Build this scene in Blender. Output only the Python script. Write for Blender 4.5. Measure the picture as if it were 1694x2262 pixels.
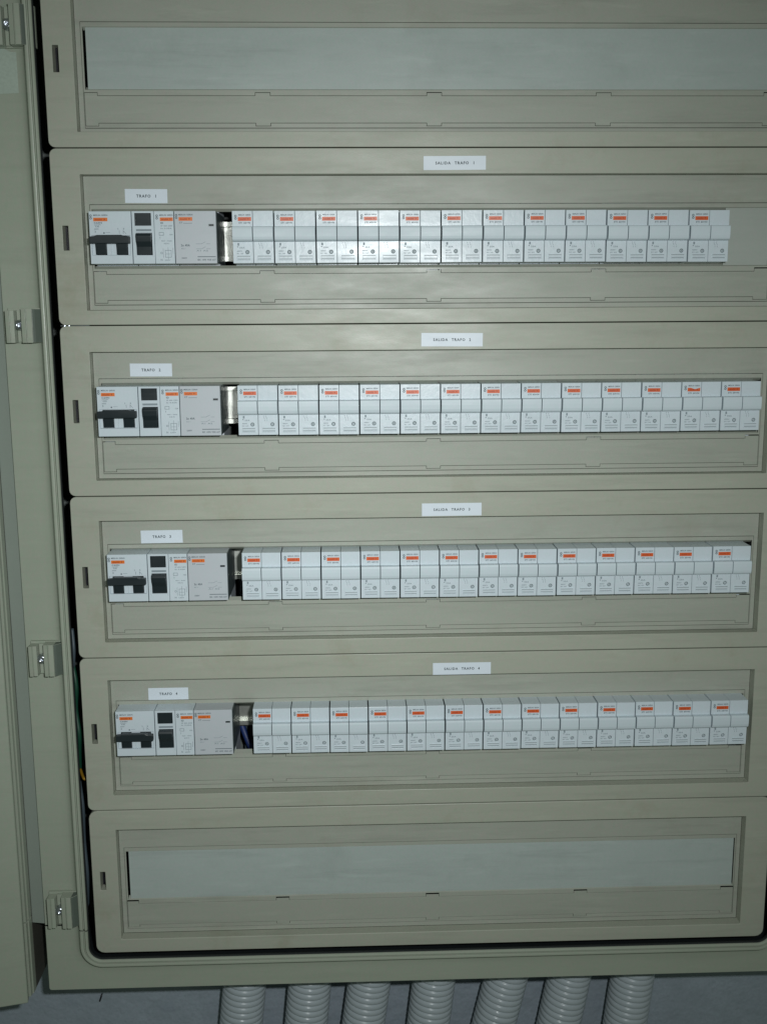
import bpy, bmesh, math, random
from mathutils import Vector, Matrix
from mathutils.geometry import tessellate_polygon
random.seed(7)
S = 0.001                                   # everything below is written in millimetres
for o in list(bpy.data.objects): bpy.data.objects.remove(o)
sc = bpy.context.scene
COL = sc.collection

# ------------------------------------------------------------------ camera
cam_d = bpy.data.cameras.new('camera'); cam = bpy.data.objects.new('camera', cam_d); COL.objects.link(cam)
cam_d.sensor_fit = 'VERTICAL'; cam_d.sensor_height = 24.0; cam_d.lens = 24.0 * 2400.0 / 2262.0
cam_d.clip_start = 0.02; cam_d.clip_end = 50
cam.location = Vector((218.06, -966.24, -63.07)) * S
cam.rotation_euler = (1.3875531, 0.0061136, -0.0348745)
sc.camera = cam
# ------------------------------------------------------------------ world: dim room light
w = bpy.data.worlds.new('World'); sc.world = w; w.use_nodes = True
bg = w.node_tree.nodes['Background']
bg.inputs['Color'].default_value = (0.82, 1.0, 0.80, 1); bg.inputs['Strength'].default_value = 0.085
# ------------------------------------------------------------------ the camera's flash, right of and above the lens
fl = bpy.data.lights.new('camera_flash', 'AREA'); fl.shape = 'RECTANGLE'; fl.size = 0.034; fl.size_y = 0.022
fl.energy = 2.45; fl.spread = math.radians(99); fl.color = (0.965, 1.0, 1.0)
flo = bpy.data.objects.new('camera_flash', fl); COL.objects.link(flo)
flo.location = Vector((300, -985, 0)) * S
flo.rotation_euler = (Vector((185, 0, -290)) * S - flo.location).to_track_quat('-Z', 'Y').to_euler()
# ------------------------------------------------------------------ exposure
sc.view_settings.view_transform = 'Standard'; sc.view_settings.look = 'None'
sc.view_settings.exposure = 0.0; sc.view_settings.gamma = 1.0; sc.view_settings.use_curve_mapping = False

# ------------------------------------------------------------------ materials
def mat(name, col, rough=0.5, metal=0.0, spec=0.5, mottled=0.0, bump=0.0, bscale=900, bdist=0.4, streak=0.0, dirt=None, dirt_amt=0.0, coat=0.0, tint=0.0):
    m = bpy.data.materials.new(name); m.use_nodes = True
    nt = m.node_tree; N = nt.nodes; L = nt.links; b = N['Principled BSDF']
    b.inputs['Roughness'].default_value = rough; b.inputs['Metallic'].default_value = metal
    b.inputs['Specular IOR Level'].default_value = spec; b.inputs['Coat Weight'].default_value = coat
    tc = N.new('ShaderNodeNewGeometry'); cur = None
    rgb = N.new('ShaderNodeRGB'); rgb.outputs[0].default_value = (*col, 1); cur = rgb.outputs[0]
    def noise(scale, stretch=(1,1,1), detail=6, r=0.6):
        mp = N.new('ShaderNodeMapping'); mp.inputs['Scale'].default_value = stretch
        L.new(tc.outputs['Position'], mp.inputs['Vector'])
        n = N.new('ShaderNodeTexNoise'); n.inputs['Scale'].default_value = scale
        n.inputs['Detail'].default_value = detail; n.inputs['Roughness'].default_value = r
        L.new(mp.outputs[0], n.inputs['Vector']); return n
    def mulmix(fac, c2):
        nonlocal cur
        mx = N.new('ShaderNodeMix'); mx.data_type = 'RGBA'
        L.new(fac, mx.inputs[0]); L.new(cur, mx.inputs[6]); mx.inputs[7].default_value = (*c2, 1); cur = mx.outputs[2]
    def rng(sock, a, b_, lo, hi):
        r = N.new('ShaderNodeMapRange'); r.inputs[1].default_value = a; r.inputs[2].default_value = b_
        r.inputs[3].default_value = lo; r.inputs[4].default_value = hi; L.new(sock, r.inputs[0]); return r.outputs[0]
    if mottled:
        n = noise(22); mulmix(rng(n.outputs['Fac'], 0.35, 0.7, 0, mottled), tuple(c * 0.72 for c in col))
        n = noise(420, detail=3); mulmix(rng(n.outputs['Fac'], 0.35, 0.7, 0, mottled * 1.3), tuple(c * 0.80 for c in col))
    if tint:
        n = noise(260, detail=2); mulmix(rng(n.outputs['Fac'], 0.4, 0.7, 0, tint), (col[0]*0.82, col[1]*1.0, col[2]*0.9))
        n = noise(300, (1.3, 1, 0.8), detail=2); mulmix(rng(n.outputs['Fac'], 0.42, 0.7, 0, tint), (col[0]*1.12, col[1]*0.9, col[2]*1.0))
    if streak:                                # wiping streaks and rubbed-in dust, running along the panel
        n = noise(30, (0.25, 1, 3.2), detail=8, r=0.7); mulmix(rng(n.outputs['Fac'], 0.52, 0.74, 0, streak), tuple(c * 0.55 for c in col))
        n = noise(55, (0.3, 1, 2.4), detail=5, r=0.6); mulmix(rng(n.outputs['Fac'], 0.56, 0.72, 0, streak * 0.6), tuple(min(1, c * 1.35) for c in col))
    if dirt:
        n = noise(16, detail=8, r=0.7); mulmix(rng(n.outputs['Fac'], 0.55, 0.8, 0, dirt_amt), dirt)
    L.new(cur, b.inputs['Base Color'])
    n = noise(40, (0.4, 1, 1.6), detail=5); L.new(rng(n.outputs['Fac'], 0.3, 0.7, max(0, rough - 0.07), rough + 0.09), b.inputs['Roughness'])
    if bump:
        n = noise(bscale, detail=3); bp = N.new('ShaderNodeBump'); bp.inputs['Strength'].default_value = bump; bp.inputs['Distance'].default_value = bdist * 0.001
        L.new(n.outputs['Fac'], bp.inputs['Height']); L.new(bp.outputs[0], b.inputs['Normal'])
    return m
BEI = (0.364, 0.384, 0.318)
M = dict(
    frame=mat('beige_moulded_plastic', BEI, 0.42, mottled=0.10, streak=0.30, bump=0.12, tint=0.30, dirt=(0.25, 0.23, 0.15), dirt_amt=0.5),
    cover=mat('beige_cover_plastic', (0.346, 0.368, 0.316), 0.45, mottled=0.10, streak=0.42, bump=0.12, tint=0.30, dirt=(0.25, 0.24, 0.18), dirt_amt=0.4),
    strip=mat('beige_strip_plastic', (0.340, 0.364, 0.312), 0.45, mottled=0.10, streak=0.30, bump=0.12, tint=0.30),
    blank=mat('pale_grey_blanking_plastic', (0.395, 0.455, 0.435), 0.36, mottled=0.15, streak=0.32, dirt=(0.25, 0.29, 0.27), dirt_amt=0.35, bump=0.08, tint=0.26),
    filler=mat('pale_beige_filler_plastic', (0.375, 0.41, 0.375), 0.42, mottled=0.12, streak=0.2, tint=0.2),
    shell=mat('beige_painted_steel', (0.333, 0.373, 0.303), 0.36, mottled=0.12, streak=0.15, bump=0.15, tint=0.30),
    hinge=mat('grey_hinge_profile', (0.26, 0.30, 0.265), 0.45, mottled=0.10, bump=0.1, tint=0.1),
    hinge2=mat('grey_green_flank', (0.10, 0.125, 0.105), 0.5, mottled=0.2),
    brown=mat('brown_grey_channel', (0.075, 0.072, 0.06), 0.6, mottled=0.2),
    gasket=mat('black_rubber_gap_shade', (0.012, 0.016, 0.018), 0.55, mottled=0.2),
    inner=mat('dark_cabinet_inside', (0.10, 0.115, 0.11), 0.6, mottled=0.2),
    white=mat('white_switch_plastic', (0.585, 0.665, 0.715), 0.33, mottled=0.12, bump=0.36, bscale=140, tint=0.16),
    warm=mat('warm_white_relay_plastic', (0.48, 0.52, 0.555), 0.42, mottled=0.06, bump=0.10, bscale=500, tint=0.16),
    lever=mat('white_lever_plastic', (0.56, 0.645, 0.69), 0.48, mottled=0.08, bump=0.3, bscale=140, tint=0.16),
    rear=mat('grey_rear_housing', (0.34, 0.37, 0.38), 0.45, mottled=0.15),
    side_shade=mat('dark_grey_side_shade', (0.085, 0.11, 0.115), 0.35, mottled=0.2),
    black=mat('black_switch_plastic', (0.014, 0.022, 0.026), 0.33, mottled=0.2),
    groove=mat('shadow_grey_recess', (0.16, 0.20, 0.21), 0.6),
    slate=mat('slate_print_ink', (0.09, 0.12, 0.14), 0.6),
    pale=mat('pale_print_ink', (0.22, 0.27, 0.30), 0.6),
    ink=mat('black_label_ink', (0.03, 0.05, 0.06), 0.6),
    orange=mat('orange_brand_stripe', (0.66, 0.11, 0.022), 0.42, mottled=0.15),
    orange2=mat('amber_brand_stripe', (0.74, 0.17, 0.02), 0.42, mottled=0.15),
    redink=mat('dark_red_stripe_ink', (0.36, 0.04, 0.015), 0.5),
    paper=mat('white_adhesive_paper', (0.66, 0.73, 0.80), 0.42, mottled=0.05, tint=0.04),
    sheen=mat('pale_painted_sheen', (0.41, 0.485, 0.42), 0.24, mottled=0.5, bump=0.7, bscale=50),
    steel=mat('zinc_plated_steel', (0.60, 0.615, 0.57), 0.40, metal=1.0, mottled=0.2),
    screw=mat('polished_screw_steel', (0.55, 0.58, 0.63), 0.26, metal=1.0),
    conduit=mat('grey_conduit_plastic', (0.39, 0.445, 0.475), 0.27, mottled=0.08, tint=0.06),
    wall=mat('blue_grey_plaster', (0.30, 0.355, 0.405), 0.75, mottled=0.6, bump=1.0, bscale=45, bdist=3.0, tint=0.15, dirt=(0.15, 0.19, 0.27), dirt_amt=0.5),
    wgreen=mat('green_wire_sheath', (0.006, 0.055, 0.03), 0.5), wblue=mat('blue_wire_sheath', (0.012, 0.03, 0.12), 0.5),
    wyel=mat('yellow_wire_sheath', (0.34, 0.19, 0.015), 0.5), wgrey=mat('grey_wire_sheath', (0.06, 0.085, 0.10), 0.5),
    wblack=mat('black_wire_sheath', (0.015, 0.015, 0.02), 0.4),
)

# ------------------------------------------------------------------ mesh building
class MB:
    def __init__(s): s.bm = bmesh.new(); s.mi = 0
    def quadstrip(s, rings, closed=True, cap=False):
        vs = [[s.bm.verts.new(p) for p in r] for r in rings]
        n = len(vs[0])
        for a, b in zip(vs, vs[1:]):
            for i in range(n if closed else n - 1):
                f = s.bm.faces.new((a[i], a[(i+1) % n], b[(i+1) % n], b[i])); f.material_index = s.mi
        if cap:
            for r in (list(reversed(vs[0])), vs[-1]):
                f = s.bm.faces.new(r); f.material_index = s.mi
    def box(s, x0, x1, y0, y1, z0, z1):
        s.quadstrip([[(x0,y0,z),(x1,y0,z),(x1,y1,z),(x0,y1,z)] for z in (z0, z1)], cap=True)
    def px(s, prof, x0, x1):                  # (y, z) outline swept along x
        s.quadstrip([[(x, y, z) for y, z in prof] for x in (x0, x1)], cap=True)
    def pz(s, prof, z0, z1):                  # (x, y) outline swept along z
        s.quadstrip([[(x, y, z) for x, y in prof] for z in (z0, z1)], cap=True)
    def py(s, prof, y0, y1):                  # (x, z) outline swept along y
        s.quadstrip([[(x, y, z) for x, z in prof] for y in (y0, y1)], cap=True)
    def plate(s, outer, holes, y0, y1):       # flat plate with holes, in the x-z plane
        loops = [outer] + holes
        flat = [p for lp in loops for p in lp]
        tris = tessellate_polygon([[Vector((x, z, 0)) for x, z in lp] for lp in loops])
        A = [s.bm.verts.new((x, y0, z)) for x, z in flat]
        B = [s.bm.verts.new((x, y1, z)) for x, z in flat]
        for t in tris:
            ar = sum(flat[t[i]][0]*flat[t[(i+1) % 3]][1] - flat[t[(i+1) % 3]][0]*flat[t[i]][1] for i in range(3))
            if abs(ar) < 1e-9: continue
            t = list(t) if ar > 0 else list(reversed(t))
            s.bm.faces.new([A[i] for i in t]).material_index = s.mi
            s.bm.faces.new([B[i] for i in reversed(t)]).material_index = s.mi
        k = 0
        for lp in loops:
            n = len(lp)
            for i in range(n):
                a, b = k + i, k + (i+1) % n
                s.bm.faces.new((A[a], A[b], B[b], B[a])).material_index = s.mi
            k += n
    def gridplate(s, inside, xs, zs, y0, y1):     # rectilinear plate: every grid cell for which inside() holds
        xs = sorted(set(round(v, 3) for v in xs)); zs = sorted(set(round(v, 3) for v in zs))
        keep = {(i, j) for i in range(len(xs)-1) for j in range(len(zs)-1) if inside((xs[i]+xs[i+1])/2, (zs[j]+zs[j+1])/2)}
        V = {}
        def v(i, j, k):
            if (i, j, k) not in V: V[(i, j, k)] = s.bm.verts.new((xs[i], (y0, y1)[k], zs[j]))
            return V[(i, j, k)]
        for i, j in keep:
            s.bm.faces.new((v(i,j,0), v(i+1,j,0), v(i+1,j+1,0), v(i,j+1,0))).material_index = s.mi
            s.bm.faces.new((v(i,j,1), v(i,j+1,1), v(i+1,j+1,1), v(i+1,j,1))).material_index = s.mi
            for (a, b), nb in ((((i,j),(i+1,j)), (i,j-1)), (((i+1,j),(i+1,j+1)), (i+1,j)), (((i+1,j+1),(i,j+1)), (i,j+1)), (((i,j+1),(i,j)), (i-1,j))):
                if nb not in keep: s.bm.faces.new((v(*a,0), v(*a,1), v(*b,1), v(*b,0))).material_index = s.mi
    def disc(s, cx, cz, r, y, n=14, squash=1.0):
        f = s.bm.faces.new([s.bm.verts.new((cx + r*math.cos(2*math.pi*i/n), y, cz + r*squash*math.sin(2*math.pi*i/n))) for i in range(n)])
        f.material_index = s.mi
    def rect(s, x0, x1, z0, z1, y):
        f = s.bm.faces.new([s.bm.verts.new(p) for p in ((x0,y,z0),(x1,y,z0),(x1,y,z1),(x0,y,z1))]); f.material_index = s.mi
    def tube(s, path, r, n=10, cap=True):
        P = [Vector(p) for p in path]; rings = []
        for i, p in enumerate(P):
            d = (P[min(i+1, len(P)-1)] - P[max(i-1, 0)]).normalized()
            up = Vector((0, 1, 0)) if abs(d.y) < 0.9 else Vector((1, 0, 0))
            u = d.cross(up).normalized(); v = d.cross(u).normalized()
            rr = r[i] if isinstance(r, (list, tuple)) else r
            rings.append([tuple(p + rr*(u*math.cos(2*math.pi*k/n) + v*math.sin(2*math.pi*k/n))) for k in range(n)])
        s.quadstrip(rings, cap=cap)
    def text(s, string, x0, z0, w, h, y, spacing=1.1):   # lettering w wide, h tall, lower left at x0, z0
        vs, fs = glyphs(string, spacing)
        xs = [v[0] for v in vs]; zs = [v[1] for v in vs]
        kx = w / (max(xs) - min(xs)); kz = h / (max(zs) - min(zs))
        V = [s.bm.verts.new((x0 + (a - min(xs))*kx, y, z0 + (b - min(zs))*kz)) for a, b in vs]
        for f in fs:
            try: s.bm.faces.new([V[i] for i in f]).material_index = s.mi
            except ValueError: pass
    def build(s, name, mats, parent=None, bevel=0, segs=1, smooth=False, angle=30, recalc=True):
        bm = s.bm
        if recalc: bmesh.ops.recalc_face_normals(bm, faces=bm.faces)
        if bevel:
            bm.normal_update()
            ed = [e for e in bm.edges if len(e.link_faces) == 2 and e.calc_face_angle(0) > math.radians(angle) and e.calc_length() > 0.02]
            bmesh.ops.bevel(bm, geom=ed, offset=bevel, offset_type='OFFSET', segments=segs, affect='EDGES', profile=0.5, clamp_overlap=True)
        bmesh.ops.scale(bm, vec=(S, S, S), verts=bm.verts)
        me = bpy.data.meshes.new(name); bm.to_mesh(me); bm.free()
        for m in (mats if isinstance(mats, (list, tuple)) else [mats]): me.materials.append(M[m])
        if smooth:
            for p in me.polygons: p.use_smooth = True
        o = bpy.data.objects.new(name, me); COL.objects.link(o); o.parent = parent
        return o
_g = {}
def glyphs(string, spacing):
    if (string, spacing) in _g: return _g[(string, spacing)]
    cu = bpy.data.curves.new('glyphs', 'FONT'); cu.body = string; cu.size = 1; cu.space_character = spacing; cu.space_word = 1.2
    cu.offset = 0.028; cu.resolution_u = 2
    o = bpy.data.objects.new('glyphs', cu); COL.objects.link(o)
    dg = bpy.context.evaluated_depsgraph_get(); dg.update()
    me = bpy.data.meshes.new_from_object(o.evaluated_get(dg))
    r = ([(v.co.x, v.co.y) for v in me.vertices], [list(p.vertices) for p in me.polygons])
    bpy.data.objects.remove(o); bpy.data.curves.remove(cu); bpy.data.meshes.remove(me)
    _g[(string, spacing)] = r; return r
def tag(o, label=None, cat=None, group=None, kind=None):
    if label: o['label'] = label
    if cat: o['category'] = cat
    if group: o['group'] = group
    if kind: o['kind'] = kind
    return o
def empty(name, x, y, z):
    o = bpy.data.objects.new(name, None); COL.objects.link(o); o.location = Vector((x, y, z)) * S
    o.empty_display_size = 0.01; return o
def copy_tree(root):
    r = root.copy(); COL.objects.link(r)
    for ch in root.children:
        c = ch.copy(); COL.objects.link(c); c.parent = r
        for g in ch.children:
            d = g.copy(); COL.objects.link(d); d.parent = c
    return r
def rrect(x0, x1, z0, z1, r, n=6, extra=None):  # rounded rectangle, counter-clockwise from bottom left
    pts = []
    for cx, cz, a0 in ((x0+r, z0+r, 180), (x1-r, z0+r, 270), (x1-r, z1-r, 0), (x0+r, z1-r, 90)):
        for i in range(n+1):
            a = math.radians(a0 + 90*i/n); pts.append((cx + r*math.cos(a), cz + r*math.sin(a)))
    return pts
def circle(cx, cz, r, n=12): return [(cx + r*math.cos(2*math.pi*i/n), cz + r*math.sin(2*math.pi*i/n)) for i in range(n)]

# ------------------------------------------------------------------ wall behind
WALL_Y = 118
m = MB(); m.box(-1500, 1900, WALL_Y, WALL_Y + 60, -1500, 900)
tag(m.build('wall', 'wall'), 'blue-grey rough plaster wall behind and below the cabinet', 'wall', kind='structure')

m = MB(); m.tube([(-56.3, 120, -796.0), (-56.5, 115.5, -796.6), (-57.2, 115, -799.0), (-59.2, 116.2, -804.5)], 0.9, 8)
tag(m.build('wall_nail', 'wblack', None, smooth=True), 'small dark bent nail in the plaster below the left end of the cabinet', 'nail')

# ------------------------------------------------------------------ cabinet shell
PX0, PX1 = -31.6, 626.2                      # faceplates, left and right
TOP = 262.0
cab = empty('electrical_cabinet', 297, 60, -721)
tag(cab, 'large open beige electrical cabinet fixed to the blue-grey plaster wall', 'cabinet')
def local(o, root):                          # meshes are written in world coordinates: bring them under a root
    o.matrix_parent_inverse = Matrix.Translation(-root.location); return o
NC = 10
def ring(d, y, r0=13.0):
    return [(x, y, z) for x, z in rrect(-37.3 - d, 631.0 + d, -681.6 - d, TOP + d, r0 + d, NC)]
prof = [(26, 14.6), (9, 12.6), (2.2, 8.5), (0.6, 5), (0, 3), (0.35, 0.9), (1.1, 0.1), (2.2, 0.0), (3.0, 0.9), (3.3, 2.3), (4.1, 2.3), (4.6, 0.8),
        (5.6, 0.4), (7.2, 0.7), (8.2, 1.8), (9.0, 5.5), (10.6, 9.0), (12.5, 10.8), (16, 11.7), (22, 12.0)]
rings = [ring(d, y) for d, y in prof]
def oring(x0, x1, z0, z1, r, y): return [(x, y, z) for x, z in rrect(x0, x1, z0, z1, r, NC)]
rings.append(oring(-80.6, 676, -719.5, TOP + 34, 2.5, 12.0))
rings.append(oring(-81.4, 676.8, -720.5, TOP + 35, 3.0, 13.2))
rings.append(oring(-81.4, 676.8, -720.5, TOP + 35, 3.0, 116.5))
JZ = -650.0
# cut the sweep at the joint: lower corner frame and upper side profile
def clip_part(keep_low, name):
    m = MB(); m.quadstrip(rings); bm = m.bm
    z = JZ - 0.75 if keep_low else JZ + 0.75
    g = bm.verts[:] + bm.edges[:] + bm.faces[:]
    bmesh.ops.bisect_plane(bm, geom=g, plane_co=(0, 0, z), plane_no=(0, 0, 1), clear_outer=keep_low, clear_inner=not keep_low)
    o = local(m.build(name, 'shell', cab, smooth=True), cab)
    o.data.set_sharp_from_angle(angle=math.radians(35)) if hasattr(o.data, 'set_sharp_from_angle') else None
    return o
clip_part(True, 'lower_frame'); clip_part(False, 'side_frame')
m = MB(); m.box(-79, 674, 16, 108, -702, -697); m.box(-48, 648, 15.2, 15.9, -718, -690.5)  # black plates added to put deep shade into the bottom gap
local(m.build('gap_shade_liner', 'gasket', cab), cab)
m = MB(); m.box(-79, 674, 108, 116, -718, TOP + 32); local(m.build('back_plate', 'inner', cab), cab)
# rubber gasket running round the opening just inside the rim
m = MB(); m.quadstrip([ring(-0.15, 2.0), ring(-0.7, 2.8), ring(-0.7, 6), ring(0.7, 7), ring(0.7, 5.2)])
local(m.build('gasket', 'gasket', cab, smooth=True), cab)
# hinge side: grey profile and the deep channel beside it
m = MB(); m.pz([(-94.6, 17.0), (-81.8, 14.5), (-81.8, 18), (-94.6, 21)], JZ + 0.5, TOP + 30); local(m.build('hinge_profile', 'hinge', cab, bevel=0.4), cab)
m = MB(); m.box(-99, -94.8, 17.5, 116, -720, TOP + 30); local(m.build('side_channel', 'brown', cab, bevel=0.5), cab)

def hinge_block(z, tall=32.0, shift=0.0):
    x0, x1 = -75.5 + shift, -44.0 + shift
    m = MB()
    m.box(x0, x1 + 1, 8.5, 12.4, z - tall/2, z + tall/2)
    # left upright with a groove, right upright with a groove and a sloping flank
    m.pz([(x0+0.4, 9), (x0+0.4, -2.0), (x0+3.6, -2.5), (x0+3.9, -1.0), (x0+4.3, -1.0), (x0+4.5, -1.6), (x0+7.6, -1.2), (x0+8.2, 9)], z - tall/2 + 0.3, z + tall/2 - 2.0)
    m.pz([(x0+13.6, 9), (x0+14.2, -2.6), (x0+17.8, -3.2), (x0+18.1, -1.6), (x0+18.6, -1.6), (x0+18.9, -3.0), (x0+23.2, -2.8), (x0+23.6, 9)], z - tall/2 + 0.3, z + tall/2 - 0.6)
    m.box(x0+8.3, x0+13.6, 5.5, 9.2, z - tall/2 + 1, z + tall/2 - 1.5)
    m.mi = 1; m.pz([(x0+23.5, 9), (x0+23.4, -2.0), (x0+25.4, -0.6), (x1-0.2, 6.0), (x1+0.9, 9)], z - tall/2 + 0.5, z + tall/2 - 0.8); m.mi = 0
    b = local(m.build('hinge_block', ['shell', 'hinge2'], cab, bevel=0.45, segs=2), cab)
    m = MB(); n = 16; cx, cz = x0 + 11.6, z + 0.5
    rr = [(0.6, 6), (4.4, 6), (4.9, 4.2), (4.6, 1.2), (3.3, -0.6), (1.6, -1.3), (1.5, 0.7), (0.02, 0.75)]
    m.quadstrip([[(cx + r*math.cos(2*math.pi*k/n), y, cz + r*math.sin(2*math.pi*k/n)) for k in range(n)] for r, y in rr])
    s_ = m.build('screw', 'screw', b, smooth=True); s_.matrix_parent_inverse = Matrix.Identity(4)
for z, t, sh in ((171.5, 33, 6.0), (-74.0, 30, 0), (-376.5, 31, 0.3), (-629.0, 33, 1.5)): hinge_block(z, t, sh)

m = MB(); m.box(-31, -6, 10.5, 14, -74.9, -73.9); m.tube([(-29.5, 9.6, -74.4), (-27.5, 9.6, -74.4)], 0.8, 10); m.tube([(-25.8, 9.8, -74.4), (-23.5, 9.8, -74.4)], 0.75, 10)
local(m.build('bracket', 'screw', cab), cab)
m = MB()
tp = [(-77, 158.5), (-68, 157.0), (-60, 152.6), (-52, 152.0), (-46, 157.0), (-44.6, 158.0), (-45.0, 120.5), (-58, 119.6), (-77, 118.8)]  # patch of light on the flange, drawn as a thin pale sheet
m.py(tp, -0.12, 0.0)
sheen = m.build('sheen_patch', 'sheen', None); sheen.location = Vector((0, 11.9, 0)) * S
tag(sheen, 'pale patch of light painted on the flange below the topmost hinge block', 'sheen')

# ------------------------------------------------------------------ open door, folded back to the left
door = empty('cabinet_door', -96, 5, -721)
tag(door, 'beige cabinet door swung wide open at the left edge', 'door')
A0 = Vector((-96.4, -6.5)); A1 = A0 + Vector((-0.974, -0.225)) * 600; nrm = Vector((0.225, -0.974)); bk = -nrm * 22
m = MB(); m.pz([A0, A0 + bk*0.35 + Vector((0.6, 0)), A1 + bk*0.35, A1], -721, TOP + 30)
local(m.build('door_panel', 'shell', door, bevel=1.6, segs=3), door)
for nm, z0, z1 in (('edge_profile', JZ + 9, TOP + 30), ('edge_profile', -720, JZ + 8)):
    m = MB(); m.pz([A0 + Vector((-1.5, 9)), A0 + Vector((0.2, 9)), A0 + Vector((0.6, 14)), A0 + Vector((1.6, 14.5)), A0 + Vector((1.8, 23)), A0 + Vector((-9, 23)), A0 + Vector((-9, 9))], z0, z1)
    local(m.build(nm, 'shell', door, bevel=0.4), door)

# ------------------------------------------------------------------ faceplates
TABX = [(-1.6, 9.2), (143.6, 156.2), (291.0, 303.6), (438.0, 450.8), (585.0, 597.4)]
def strip_outline(g):                        # cover strip with five tabs above and below, grown by g
    zt, zb, tt, tb = -30.4 + g, -52.6 - g, -27.9 + g, -55.0 - g
    up, dn = [], []
    for i, (a, b) in enumerate(TABX):
        a2, b2 = a - g, b + g
        if i == 0: dn += [(a2, tb), (b2, tb), (b2, zb)]
        elif i == 4: dn += [(a2, zb), (a2, tb), (b2, tb)]
        else: dn += [(a2, zb), (a2, tb), (b2, tb), (b2, zb)]
    for i, (a, b) in reversed(list(enumerate(TABX))):
        a2, b2 = a - g, b + g
        if i == 4: up += [(b2, tt), (a2, tt), (a2, zt)]
        elif i == 0: up += [(b2, zt), (b2, tt), (a2, tt)]
        else: up += [(b2, zt), (b2, tt), (a2, tt), (a2, zt)]
    return dn + up
def in_strip(g, gaps=(0, 0, 0, 0, 0)):
    return lambda x, z: (-1.6 - g < x < 597.4 + g and -52.6 - g < z < -30.4 + g) or any(a - g < x < b + g and -55.0 - g < z < -27.9 + g + e for (a, b), e in zip(TABX, gaps))
def strip_grid(g):
    return [c for a, b in TABX for c in (a - g, b + g)], [-55.0 - g, -52.6 - g, -30.4 + g, -27.9 + g]
def rc(x0, x1, z0, z1): return [(x0, z0), (x1, z0), (x1, z1), (x0, z1)]
BOUND = [224.5, 74.8, -74.3, -226.2, -378.2, -529.6, -678.8]
ZC = [149.3, 0.0, -150.5, -302.0, -453.2, -603.0]
SLOT = [(8.0, -13.5), (10.5, -10.2), (11.0, -9.4), (10.5, -9.5), (10.5, -9.2), (10.0, -9.0)]
PLABEL = ['blank beige faceplate at the top of the cabinet above the SALIDA TRAFO 1 row',
          'beige faceplate carrying the SALIDA TRAFO 1 label', 'beige faceplate carrying the SALIDA TRAFO 2 label',
          'beige faceplate carrying the SALIDA TRAFO 3 label', 'beige faceplate carrying the SALIDA TRAFO 4 label',
          'blank beige faceplate at the bottom of the cabinet below the SALIDA TRAFO 4 row']
for i in range(6):
    zc = ZC[i]; t, b = BOUND[i] - zc - 0.45, BOUND[i+1] - zc + 0.45
    root = empty('faceplate', 297, 8, zc); tag(root, PLABEL[i], 'faceplate', 'faceplates stacked down the cabinet')
    ox = 297
    def X(lp): return [(x - ox, z) for x, z in lp]
    m = MB()
    m.plate(X(rrect(PX0, PX1, b, t, 5.5 if i < 5 else 8.0, 4)), [X(rc(-6.9, 602.4, -61.3, 53.0)), X(rc(-24.1, -19.1, SLOT[i][1], SLOT[i][0]))], 0, 11.5)
    m.mi = 0
    fr = m.build('frame', 'frame', root, bevel=0.7, segs=2)
    m = MB(); m.plate(X(rc(-6.7, 602.2, -61.1, 52.8)), [X(rc(-2.5, 598.3, -57.0, 29.2))], 11.0, 13.0)
    m.build('recess_plate', 'cover', root, bevel=0.15)
    # insert with the device window; its upper and lower lips slope inwards
    hole = rc(-0.7, 596.8, -25.6, 25.2)
    gaps = [(0.1, 0.1, 0.3, 0.1, 0.5), (0.1, 0.1, 0.3, 0.2, 0.7), (0.3, 0.1, 0.1, 0.2, 0.7), (0.4, 0.2, 0.3, 0.1, 0.8), (0.5, 0.1, 0.4, 0.2, 0.9), (1.3, 1.2, 1.3, 1.2, 1.3)][i]
    sx, sz = strip_grid(0.28); f_in = in_strip(0.28, gaps); sz = sz + [-27.9 + 0.28 + e for e in gaps]
    m = MB(); m.gridplate(lambda x, z: -2.2 < x + ox < 598.0 and not (-0.7 < x + ox < 596.8 and -25.6 < z < 25.2) and not f_in(x + ox, z),
                [v - ox for v in sx + [-2.2, 598.0, -0.7, 596.8]], sz + [-56.6, 28.8, -25.6, 25.2], 11.0, 12.1)
    m.px([(11.05, 25.3), (14.5, 22.9), (14.5, 25.3)], -0.6 - ox, 596.7 - ox)
    m.px([(11.05, -25.7), (14.5, -22.9), (14.5, -25.7)], -0.6 - ox, 596.7 - ox)
    m.build('window_insert', 'cover', root, bevel=0.14)
    sx, sz = strip_grid(0.0); s_in = in_strip(0.0)
    m = MB(); m.gridplate(lambda x, z: s_in(x + ox, z), [v - ox for v in sx], sz, 10.85, 11.9)
    # shadow gap at the tab ends
    m.build('cover_strip', 'strip', root, bevel=0.2)
    m = MB(); m.box(-26 - ox, -17 - ox, 13.5, 15, SLOT[i][1] - 4, SLOT[i][0] + 4); m.mi = 1
    m.tube([(-20.2 - ox, 11, SLOT[i][1] + 1.2), (-20.2 - ox, 11, SLOT[i][1] + 7.5), (-21.5 - ox, 12, SLOT[i][1] + 13)], 0.8, 8)
    m.build('latch', ['wblack', 'steel'], root)
    if i in (0, 5):
        m = MB(); m.box(1.5 - ox, 596.0 - ox, 11.9, 14.4, -25.2, 24.9)
        m.build('blanking_plate', 'blank', root, bevel=0.3, segs=2)
    if i == 1:
        m = MB(); m.box(556.5 - ox, 596.3 - ox, 11.2, 14.4, -25.0, 24.8)
        m.build('blanking_plate', 'filler', root, bevel=0.3, segs=2)

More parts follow.
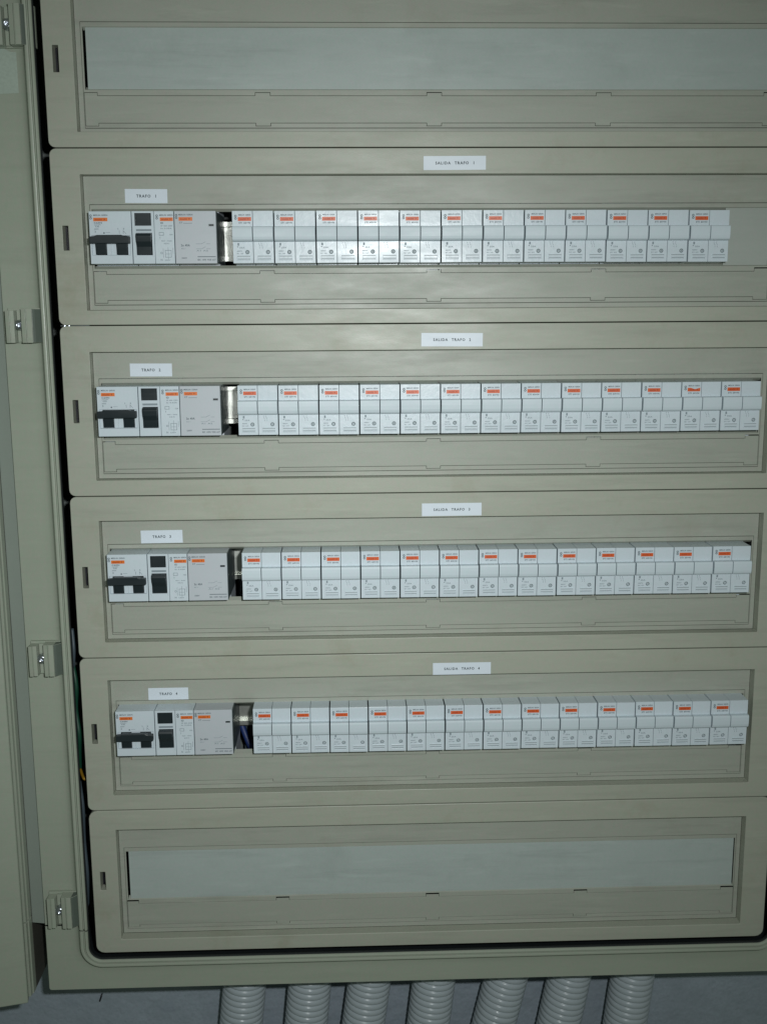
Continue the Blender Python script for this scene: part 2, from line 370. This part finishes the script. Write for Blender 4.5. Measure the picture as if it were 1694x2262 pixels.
# ------------------------------------------------------------------ rails and wires inside
DZ = [-0.1, -149.3, -300.4, -449.7]          # height of each row of devices
DX = [0.4, -1.0, 0.2, 0.2]                   # where the row starts
BX = [122.1, 122.1, 121.6, 127.3]            # where the twin switches start
ORDROW = ['first', 'second', 'third', 'fourth']
for r in range(4):
    m = MB(); z = DZ[r]
    m.px([(61, 17.6), (61, 13.2), (67, 13.2), (67, -13.2), (61, -13.2), (61, -17.6), (62.2, -17.6), (62.2, -14.4), (68.2, -14.4), (68.2, 14.4), (62.2, 14.4), (62.2, 17.6)], -15, 610)
    o = m.build('mounting_rail', 'steel', None, bevel=0.12); o.location = (0, 0, z*S)
    tag(o, 'shiny steel mounting rail glimpsed in the gap of the SALIDA TRAFO %d row' % (r+1), 'rail', 'mounting rails')
def wire(name, matn, path, rad, label):
    P = [Vector(p) for p in path]; pts = []
    for i in range(len(P)-1):                # Catmull-Rom
        a, b, c, d = P[max(i-1,0)], P[i], P[i+1], P[min(i+2, len(P)-1)]
        for k in range(6):
            u = k/6; pts.append(0.5*((2*b) + (c-a)*u + (2*a-5*b+4*c-d)*u*u + (3*b-a-3*c+d)*u**3))
    pts.append(P[-1]); m = MB(); m.tube(pts, rad, 10); o = m.build(name, matn, None, smooth=True)
    tag(o, label, 'wire'); return o
wire('wire', 'wgreen', [(-48, 44, -392), (-44.0, 39, -415), (-46.5, 42, -440), (-43.2, 36, -462), (-45.5, 41, -485), (-48, 48, -510)], 2.4, 'green wire in the dark gap left of the SALIDA TRAFO 4 row')
wire('wire', 'wgrey', [(-46, 44, -360), (-44.0, 38, -380), (-48, 44, -405)], 1.8, 'short grey wire bending in the left gap above the green wire')
wire('wire', 'wyel', [(-46, 44, -503), (-41.0, 32, -505), (-38.0, 28, -506), (-34, 34, -508)], 1.4, 'short yellow wire crossing the left gap below the green wire')
wire('wire', 'wgrey', [(-48, 44, -515), (-44.5, 38, -540), (-46.0, 41, -575), (-43.6, 36, -610), (-48, 46, -650)], 2.1, 'long grey-blue wire in the left gap beside the blank bottom faceplate')
wire('wire', 'wblue', [(104, 84, -462), (112, 74, -480), (121, 66, -500), (126, 66, -520)], 3.2, 'thick blue wire inside the gap of the SALIDA TRAFO 4 row')
wire('wire', 'wgrey', [(104, 86, -448), (112, 84, -470), (113, 84, -505)], 2.4, 'grey wire beside the blue wire in the SALIDA TRAFO 4 gap')
wire('wire', 'wgrey', [(112, 84, -305), (112.5, 80, -330), (112, 84, -360)], 2.2, 'grey wire hanging inside the gap of the SALIDA TRAFO 3 row')

# ------------------------------------------------------------------ devices
H = 21.9                                      # half height of a device front
def housing(m, x0, x1, h=H, yf=1.2):
    m.px([(yf, h), (yf, -h), (23.8, -h), (23.8, -42), (66, -42), (66, 42), (23.8, 42), (23.8, h)], x0, x1)
def logo(m, x, z, y=-0.06):
    for dz in (1.05, -1.05):
        m.plate(circle(x, z + dz, 1.05, 10), [circle(x, z + dz, 0.5, 8)], y, y + 0.02)
def twin_switch():
    root = empty('twin_switch', 0, 0, 0)
    m = MB()
    for p in (0, 1):
        x0 = 0.4 + 17.65*p; x1 = x0 + 17.3
        housing(m, x0, x1)
        m.box(x0, x1, 0, 1.25, 8.7, H)                                    # upper front
        m.plate(rc(x0, x1, -H, 8.3), [circle(x0 + 12.3, -12.6, 1.75, 14)], 0.0, 1.25)
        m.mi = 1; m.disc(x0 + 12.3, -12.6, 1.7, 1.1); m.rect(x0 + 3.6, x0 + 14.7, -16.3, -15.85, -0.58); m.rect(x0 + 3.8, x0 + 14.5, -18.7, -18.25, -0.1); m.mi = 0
        m.plate(circle(x0 + 12.3, -12.6, 1.0, 10), [circle(x0 + 12.3, -12.6, 0.45, 8)], 0.35, 1.1)
        m.plate(rc(x0 + 3.4, x0 + 14.9, -19.6, -15.3), [rc(x0 + 3.8, x0 + 14.5, -19.2, -17.8)], -0.55, 0.05)
    m.build('body', ['white', 'groove'], root, bevel=0.22, segs=2)
    for p in (0, 1):
        m = MB(); xa = 0.35 + 17.65*p
        prof = [(0.1, 8.9), (-4.3, 8.7), (-4.9, 8.1), (-5.1, 6.6), (-5.15, 3.5), (-5.0, 0.0), (-4.6, -2.0), (-3.8, -3.2), (-1.2, -3.9), (0.1, -4.0)]
        m.px(prof, xa + 0.15, xa + 17.2)
        o = m.build('lever', 'lever', root, bevel=0.3, segs=2)
    m = MB(); m.rect(5.3, 16.7, 13.5, 16.7, -0.05); st = m.build('orange_stripe', 'orange', root, recalc=False)
    m = MB(); m.text('multi 9', 7.0, 14.35, 7.6, 1.55, -0.09); m.build('stripe_lettering', 'redink', st, recalc=False)
    m = MB()
    logo(m, 3.4, 16.6)
    m.text('MERLIN GERIN', 6.0, 17.9, 10.2, 1.25, -0.06); m.text('STI 60+N', 6.0, 11.2, 9.8, 1.45, -0.06)
    m.mi = 1
    m.rect(4.4, 5.9, -7.1, -4.9, -0.06); m.rect(4.0, 5.0, -8.6, -7.7, -0.06)
    m.text('25A', 6.0, -9.5, 4.4, 1.3, -0.06); m.text('400V', 3.6, -12.3, 4.6, 1.1, -0.06); m.text('IEC 269', 3.6, -14.3, 5.6, 1.0, -0.06)
    for k in (0, 1):                           # two little contact symbols on the second pole
        x = 22.6 + 2.1*k
        m.py([(x, -6.0), (x+0.3, -6.0), (x+1.2, -7.9), (x+0.9, -7.9)], -0.07, -0.05); m.py([(x+0.9, -8.4), (x+1.2, -8.4), (x+1.2, -9.6), (x+0.9, -9.6)], -0.07, -0.05)
        m.disc(x + 0.1, -5.2, 0.35, -0.06, 8)
    m.build('printed_marks', ['slate', 'pale'], root)
    return root
def lines(m, x0, x1, zs, y=-0.06, h=0.55):
    for z in zs: m.rect(x0, x1, z, z + h, y)
def main_breaker():
    root = empty('main_breaker', 0, 0, 0)
    m = MB(); housing(m, 0.3, 35.9, yf=3.6)
    m.plate(rc(0.3, 35.9, -H, H), [rc(1.7, 34.4, -14.7, 1.8)], 0, 3.7)
    m.box(14.2, 22.2, 1.2, 3.7, -14.6, 1.7); m.box(1.75, 4.4, 1.2, 3.7, -14.6, 1.7); m.box(32.2, 34.35, 1.2, 3.7, -14.6, 1.7)
    m.box(17.9, 18.4, 0.7, 1.3, -14.6, 1.7)
    m.build('body', 'white', root, bevel=0.25, segs=2)
    m = MB()
    m.py([(0.9, -5.3), (0.9, 0.6), (5.5, 1.0), (7.0, 1.9), (28, 2.0), (30.5, 1.1), (35.2, 0.8), (35.2, -5.3)], -6.5, -1.5)
    m.build('lever_bar', 'black', root, bevel=0.6, segs=2)
    for x in (4.9, 22.7):
        m = MB(); m.px([(3.4, 1.5), (-1.6, 1.5), (-1.8, -5.2), (0.2, -14.0), (3.4, -14.5)], x, x + 9.2)
        m.build('lever', 'black', root, bevel=0.35, segs=2)
    m = MB(); m.rect(4.0, 16.0, 13.6, 16.6, -0.05); st = m.build('orange_stripe', 'orange2', root, recalc=False)
    m = MB(); m.text('multi 9', 5.4, 14.3, 8.6, 1.6, -0.09); m.build('stripe_lettering', 'redink', st, recalc=False)
    m = MB(); logo(m, 1.9, 17.2)
    m.text('MERLIN GERIN', 4.2, 18.0, 12.0, 1.3, -0.06); m.text('C60N', 4.4, 11.6, 6.8, 1.4, -0.06)
    m.text('C32', 5.4, 8.7, 3.4, 1.2, -0.06)
    m.mi = 1; m.text('230/400V', 4.4, 10.2, 6.0, 0.9, -0.06); m.text('6000', 4.4, 6.6, 3.8, 1.2, -0.06); m.text('3', 4.6, 4.2, 1.2, 1.6, -0.06)
    m.text('1   3', 24.4, 6.6, 5.6, 1.4, -0.06); m.rect(25.4, 25.8, 3.2, 6.0, -0.06); m.rect(28.8, 29.2, 3.2, 6.0, -0.06)
    m.py([(29.0, 5.6), (31.2, 3.0), (31.4, 3.3), (29.3, 5.8)], -0.07, -0.05); m.rect(14, 18, 4.2, 4.5, -0.06)
    m.mi = 0; m.disc(12.6, 3.9, 0.7, -0.06, 8)
    m.build('printed_marks', ['slate', 'pale'], root)
    return root
def residual_switch():
    root = empty('residual_current_switch', 0, 0, 0)
    m = MB()
    housing(m, 0.3, 35.8, yf=3.4)
    m.plate(rc(0.3, 18.9, -H, H), [rc(3.4, 16.9, -14.8, 3.9)], 0, 3.5)
    m.box(19.2, 35.8, 0, 3.5, -H, H)
    m.box(2.0, 3.3, -0.5, 0.1, -16.4, -3.0); m.box(17.0, 18.4, -0.5, 0.1, -16.4, -3.0)
    m.mi = 1; m.rect(3.6, 16.7, 5.3, 7.0, -0.06)
    m.build('body', ['white', 'pale'], root, bevel=0.25, segs=2)
    m = MB(); m.plate(rc(2.9, 16.8, 9.8, 20.3), [rc(3.6, 16.1, 10.5, 19.7)], -0.9, 0.0); m.box(3.5, 16.2, -0.2, 0.02, 10.4, 19.8)
    m.build('test_button', 'black', root, bevel=0.15)
    m = MB(); m.px([(3.3, 3.7), (-3.6, 3.3), (-4.6, 1.0), (-3.8, -3.5), (-1.4, -7.8), (-0.4, -14.2), (3.3, -14.6)], 3.7, 16.5)
    m.build('lever', 'black', root, bevel=0.4, segs=2)
    m = MB(); m.rect(24.2, 35.3, 13.6, 16.6, -0.05); st = m.build('orange_stripe', 'orange2', root, recalc=False)
    m = MB(); m.text('multi 9', 25.6, 14.3, 8.0, 1.6, -0.09); m.build('stripe_lettering', 'redink', st, recalc=False)
    m = MB(); logo(m, 21.6, 17.0)
    m.text('MERLIN GERIN', 24.0, 17.9, 11.2, 1.3, -0.06); m.text('ID', 24.6, 11.2, 2.4, 1.6, -0.06)
    m.mi = 1
    m.text('2P 40A 230V', 24.6, 9.0, 10.2, 1.2, -0.06); m.text('In 0.03A', 24.6, 6.9, 9.4, 1.2, -0.06)
    m.plate(rc(23.0, 27.0, 1.6, 4.4), [rc(23.4, 26.6, 2.0, 4.0)], -0.07, -0.05); m.text('10A', 32.0, 1.7, 2.8, 1.3, -0.06)
    m.text('T', 23.2, -1.3, 1.0, 1.6, -0.06); m.text('test - mois', 24.8, -3.4, 8.8, 1.1, -0.06); m.text('25C', 26.6, -5.6, 5.0, 1.0, -0.06)
    m.plate(rc(27.6, 33.0, -16.8, -10.6), [rc(28.0, 32.6, -16.4, -11.0)], -0.07, -0.05); m.plate(circle(24.6, -13.0, 1.0, 8), [circle(24.6, -13.0, 0.6, 8)], -0.07, -0.05)
    m.rect(25.9, 26.2, -17.0, -9.2, -0.06); m.rect(34.2, 34.5, -14.0, -8.6, -0.06); m.rect(28.2, 32.2, -14.0, -13.7, -0.06); m.rect(30.1, 30.4, -18.2, -8.2, -0.06)
    m.text('N', 23.6, -19.6, 1.6, 1.6, -0.06); m.text('230V', 27.0, -19.6, 5.0, 1.1, -0.06)
    m.build('printed_marks', ['slate', 'pale'], root)
    return root
def relay():
    root = empty('relay_module', 0, 0, 0)
    m = MB(); housing(m, 0.5, 35.8, h=H, yf=0.0)
    m.plate(rc(29.2, 34.4, 8.8, 11.4), [rc(29.7, 33.9, 9.3, 10.9)], -0.3, 0.0)
    m.build('body', 'warm', root, bevel=0.3, segs=2)
    m = MB(); m.box(35.8, 36.4, 0.8, 62, -21.6, 21.6); m.build('side_shade_plate', 'side_shade', root, bevel=0.2)  # thin dark plate added to put shade on the relay's right side
    m = MB(); m.box(29.7, 33.9, -0.2, 0.1, 9.3, 10.9); m.build('indicator_window', 'black', root)
    m = MB(); m.rect(4.2, 15.8, 13.8, 16.8, -0.05); st = m.build('orange_stripe', 'orange2', root, recalc=False)
    m = MB(); m.text('multi 9', 5.6, 14.5, 8.2, 1.6, -0.09); m.build('stripe_lettering', 'redink', st, recalc=False)
    m = MB(); logo(m, 2.2, 17.4)
    m.text('MERLIN GERIN', 4.2, 18.2, 12.0, 1.3, -0.06); m.text('CT', 4.6, 11.6, 2.6, 1.4, -0.06); m.rect(8, 15.5, 11.6, 11.9, -0.06)
    m.text('2x 40A', 5.4, -7.6, 7.6, 1.9, -0.06); m.text('230V', 5.6, -18.0, 4.6, 1.3, -0.06)
    m.rect(19.2, 34.8, -16.6, -16.0, -0.06); m.text('IEC 1095 VDE 637', 19.2, -19.6, 15.6, 1.5, -0.06)
    m.mi = 1; m.text('AC-1', 5.4, -10.0, 3.6, 1.1, -0.06)
    for k in (0, 1):
        z = -5.6 - 4.2*k
        m.rect(18.2, 23.0, z, z+0.3, -0.06); m.py([(23, z), (26.5, z+1.8), (26.4, z+2.1), (22.9, z+0.3)], -0.07, -0.05); m.rect(27, 30.5, z, z+0.3, -0.06)
    m.text('A1 A2', 18.4, -11.8, 10.0, 1.2, -0.06)
    m.build('printed_marks', ['slate', 'pale'], root)
    return root
protos = [(main_breaker(), 'circuit breaker', 'black-levered circuit breakers', 'white two-pole breaker with wide black lever bar, under the TRAFO %d label'),
          (residual_switch(), 'residual switch', 'residual current switches', 'white switch with black button above black lever, right of the TRAFO %d breaker'),
          (relay(), 'relay', 'plain relay modules', 'plain pinkish-white module with small dark window, left of the TRAFO %d row gap')]
for r in range(4):
    for k, (p, cat, grp, lab) in enumerate(protos):
        o = p if r == 0 else copy_tree(p)
        o.location = Vector((DX[r] + 36*k + (0.3 if k else 0), 0.0, DZ[r])) * S
        tag(o, lab % (r+1), cat, grp)
ORD = ['first', 'second', 'third', 'fourth', 'fifth', 'sixth', 'seventh', 'eighth', 'ninth', 'tenth', 'eleventh', 'twelfth', 'last']
tw = twin_switch(); used = False
for r in range(4):
    n = 12 if r == 0 else 13
    for k in range(n):
        o = copy_tree(tw) if used else tw; used = True
        j = random.uniform(-0.12, 0.12)
        dz = -0.9 * max(0, (k - 6) / 6.0) ** 2 if r == 0 else 0
        o.location = Vector((BX[r] + 36*k + random.uniform(-0.08, 0.08), random.uniform(-0.25, 0.25), DZ[r] + j + dz)) * S
        o.rotation_euler.y = random.uniform(-0.003, 0.003); o.rotation_euler.x = random.uniform(-0.012, 0.012); o.rotation_euler.z = random.uniform(-0.004, 0.004)
        word = 'last' if k == n - 1 else ORD[k]
        if k == 0: lab = 'white twin switch beside the dark gap, first of the SALIDA TRAFO %d row' % (r+1)
        elif r == 1 and k == 11: lab = 'white twin switch with torn orange stripe, twelfth in the SALIDA TRAFO 2 row'
        else: lab = 'white twin switch, %s from the left in the SALIDA TRAFO %d row' % (word, r+1) if word != 'last' else 'white twin switch at the right end of the SALIDA TRAFO %d row' % (r+1)
        tag(o, lab, 'twin switch', 'white twin switches')
        if r == 1 and k == 11:
            st = [c for c in o.children if c.name.startswith('orange_stripe')][0]
            m = MB(); m.py([(8.0, 16.8), (16.0, 16.9), (16.2, 16.5), (11.6, 15.5)], -0.16, -0.10)
            m.build('torn_flap', 'white', st)

# ------------------------------------------------------------------ stuck-on labels
def sticker(txt, x0, x1, z0, z1, y, label, tw_, th):
    cx, cz = (x0+x1)/2, (z0+z1)/2
    m = MB(); w_, h_ = (x1-x0)/2, (z1-z0)/2
    m.box(-w_, w_, -0.22, 0.0, -h_, h_)
    o = m.build('label_sticker', 'paper', None, bevel=0.05); o.location = Vector((cx, y - 0.02, cz)) * S
    o.rotation_euler.y = random.uniform(-0.009, 0.009)
    m = MB(); m.text(txt, -tw_/2, -th/2, tw_, th, -0.26, spacing=1.25); m.build('lettering', 'ink', o, recalc=False)
    tag(o, label, 'label', 'white adhesive labels')
for k, (x0, x1, z0, z1) in enumerate([(287.3, 341.2, 56.1, 67.7), (285.4, 340.1, -94.7, -82.9), (286.0, 340.6, -248.0, -236.2), (296.4, 350.9, -400.0, -388.4)]):
    sticker('SALIDA  TRAFO  %d' % (k+1), x0, x1, z0, z1, 8, 'white label reading SALIDA TRAFO %d on the frame edge' % (k+1), 33.5, 2.5)
for k, (x0, x1, z0, z1) in enumerate([(28.6, 65.2, 30.2, 42.0), (25.7, 63.0, -119.7, -108.2), (28.3, 66.4, -272.2, -260.2), (28.3, 65.8, -423.8, -412.0)]):
    sticker('TRAFO  %d' % (k+1), x0, x1, z0, z1, 19, 'white label reading TRAFO %d above the black-levered breaker' % (k+1), 17.0, 2.6)

# ------------------------------------------------------------------ conduits below the cabinet
CON = [(106.5, 102.2, 'far left'), (174.0, 170.0, ''), (236.3, 230.8, ''), (303.5, 299.0, ''), (380.0, 371.0, ''), (446.2, 439.0, ''), (512.7, 508.2, '')]
cn = ['leftmost grey corrugated conduit below the cabinet', 'second grey corrugated conduit from the left below the cabinet', 'third grey corrugated conduit from the left below the cabinet',
      'middle one of the seven grey corrugated conduits', 'fifth grey corrugated conduit from the left, leaning most', 'sixth grey corrugated conduit from the left below the cabinet', 'rightmost grey corrugated conduit below the cabinet']
for k, (xa, xb, _) in enumerate(CON):
    lean = (xb - xa) / 40.0; xa = 218 + (xa - 218) * 1.024; m = MB(); path = []; rad = []
    z = -721.2; Yc = 84.0
    step = 6.6; R0 = 22.9
    while z > -1010:
        for f, dr in ((0.0, -2.1), (0.09, -0.7), (0.24, 0.0), (0.5, 0.25), (0.76, 0.0), (0.91, -0.5)):
            zz = z - f*step; d = -757 - zz; path.append((xa + lean*d if d < 90 else xa + lean*90, Yc + 0.0*d, zz)); rad.append(R0 + dr)
        z -= step
    m.tube(path, rad, 32, cap=True)
    tag(m.build('conduit', 'conduit', None, smooth=True), cn[k], 'conduit', 'corrugated conduits under the cabinet')
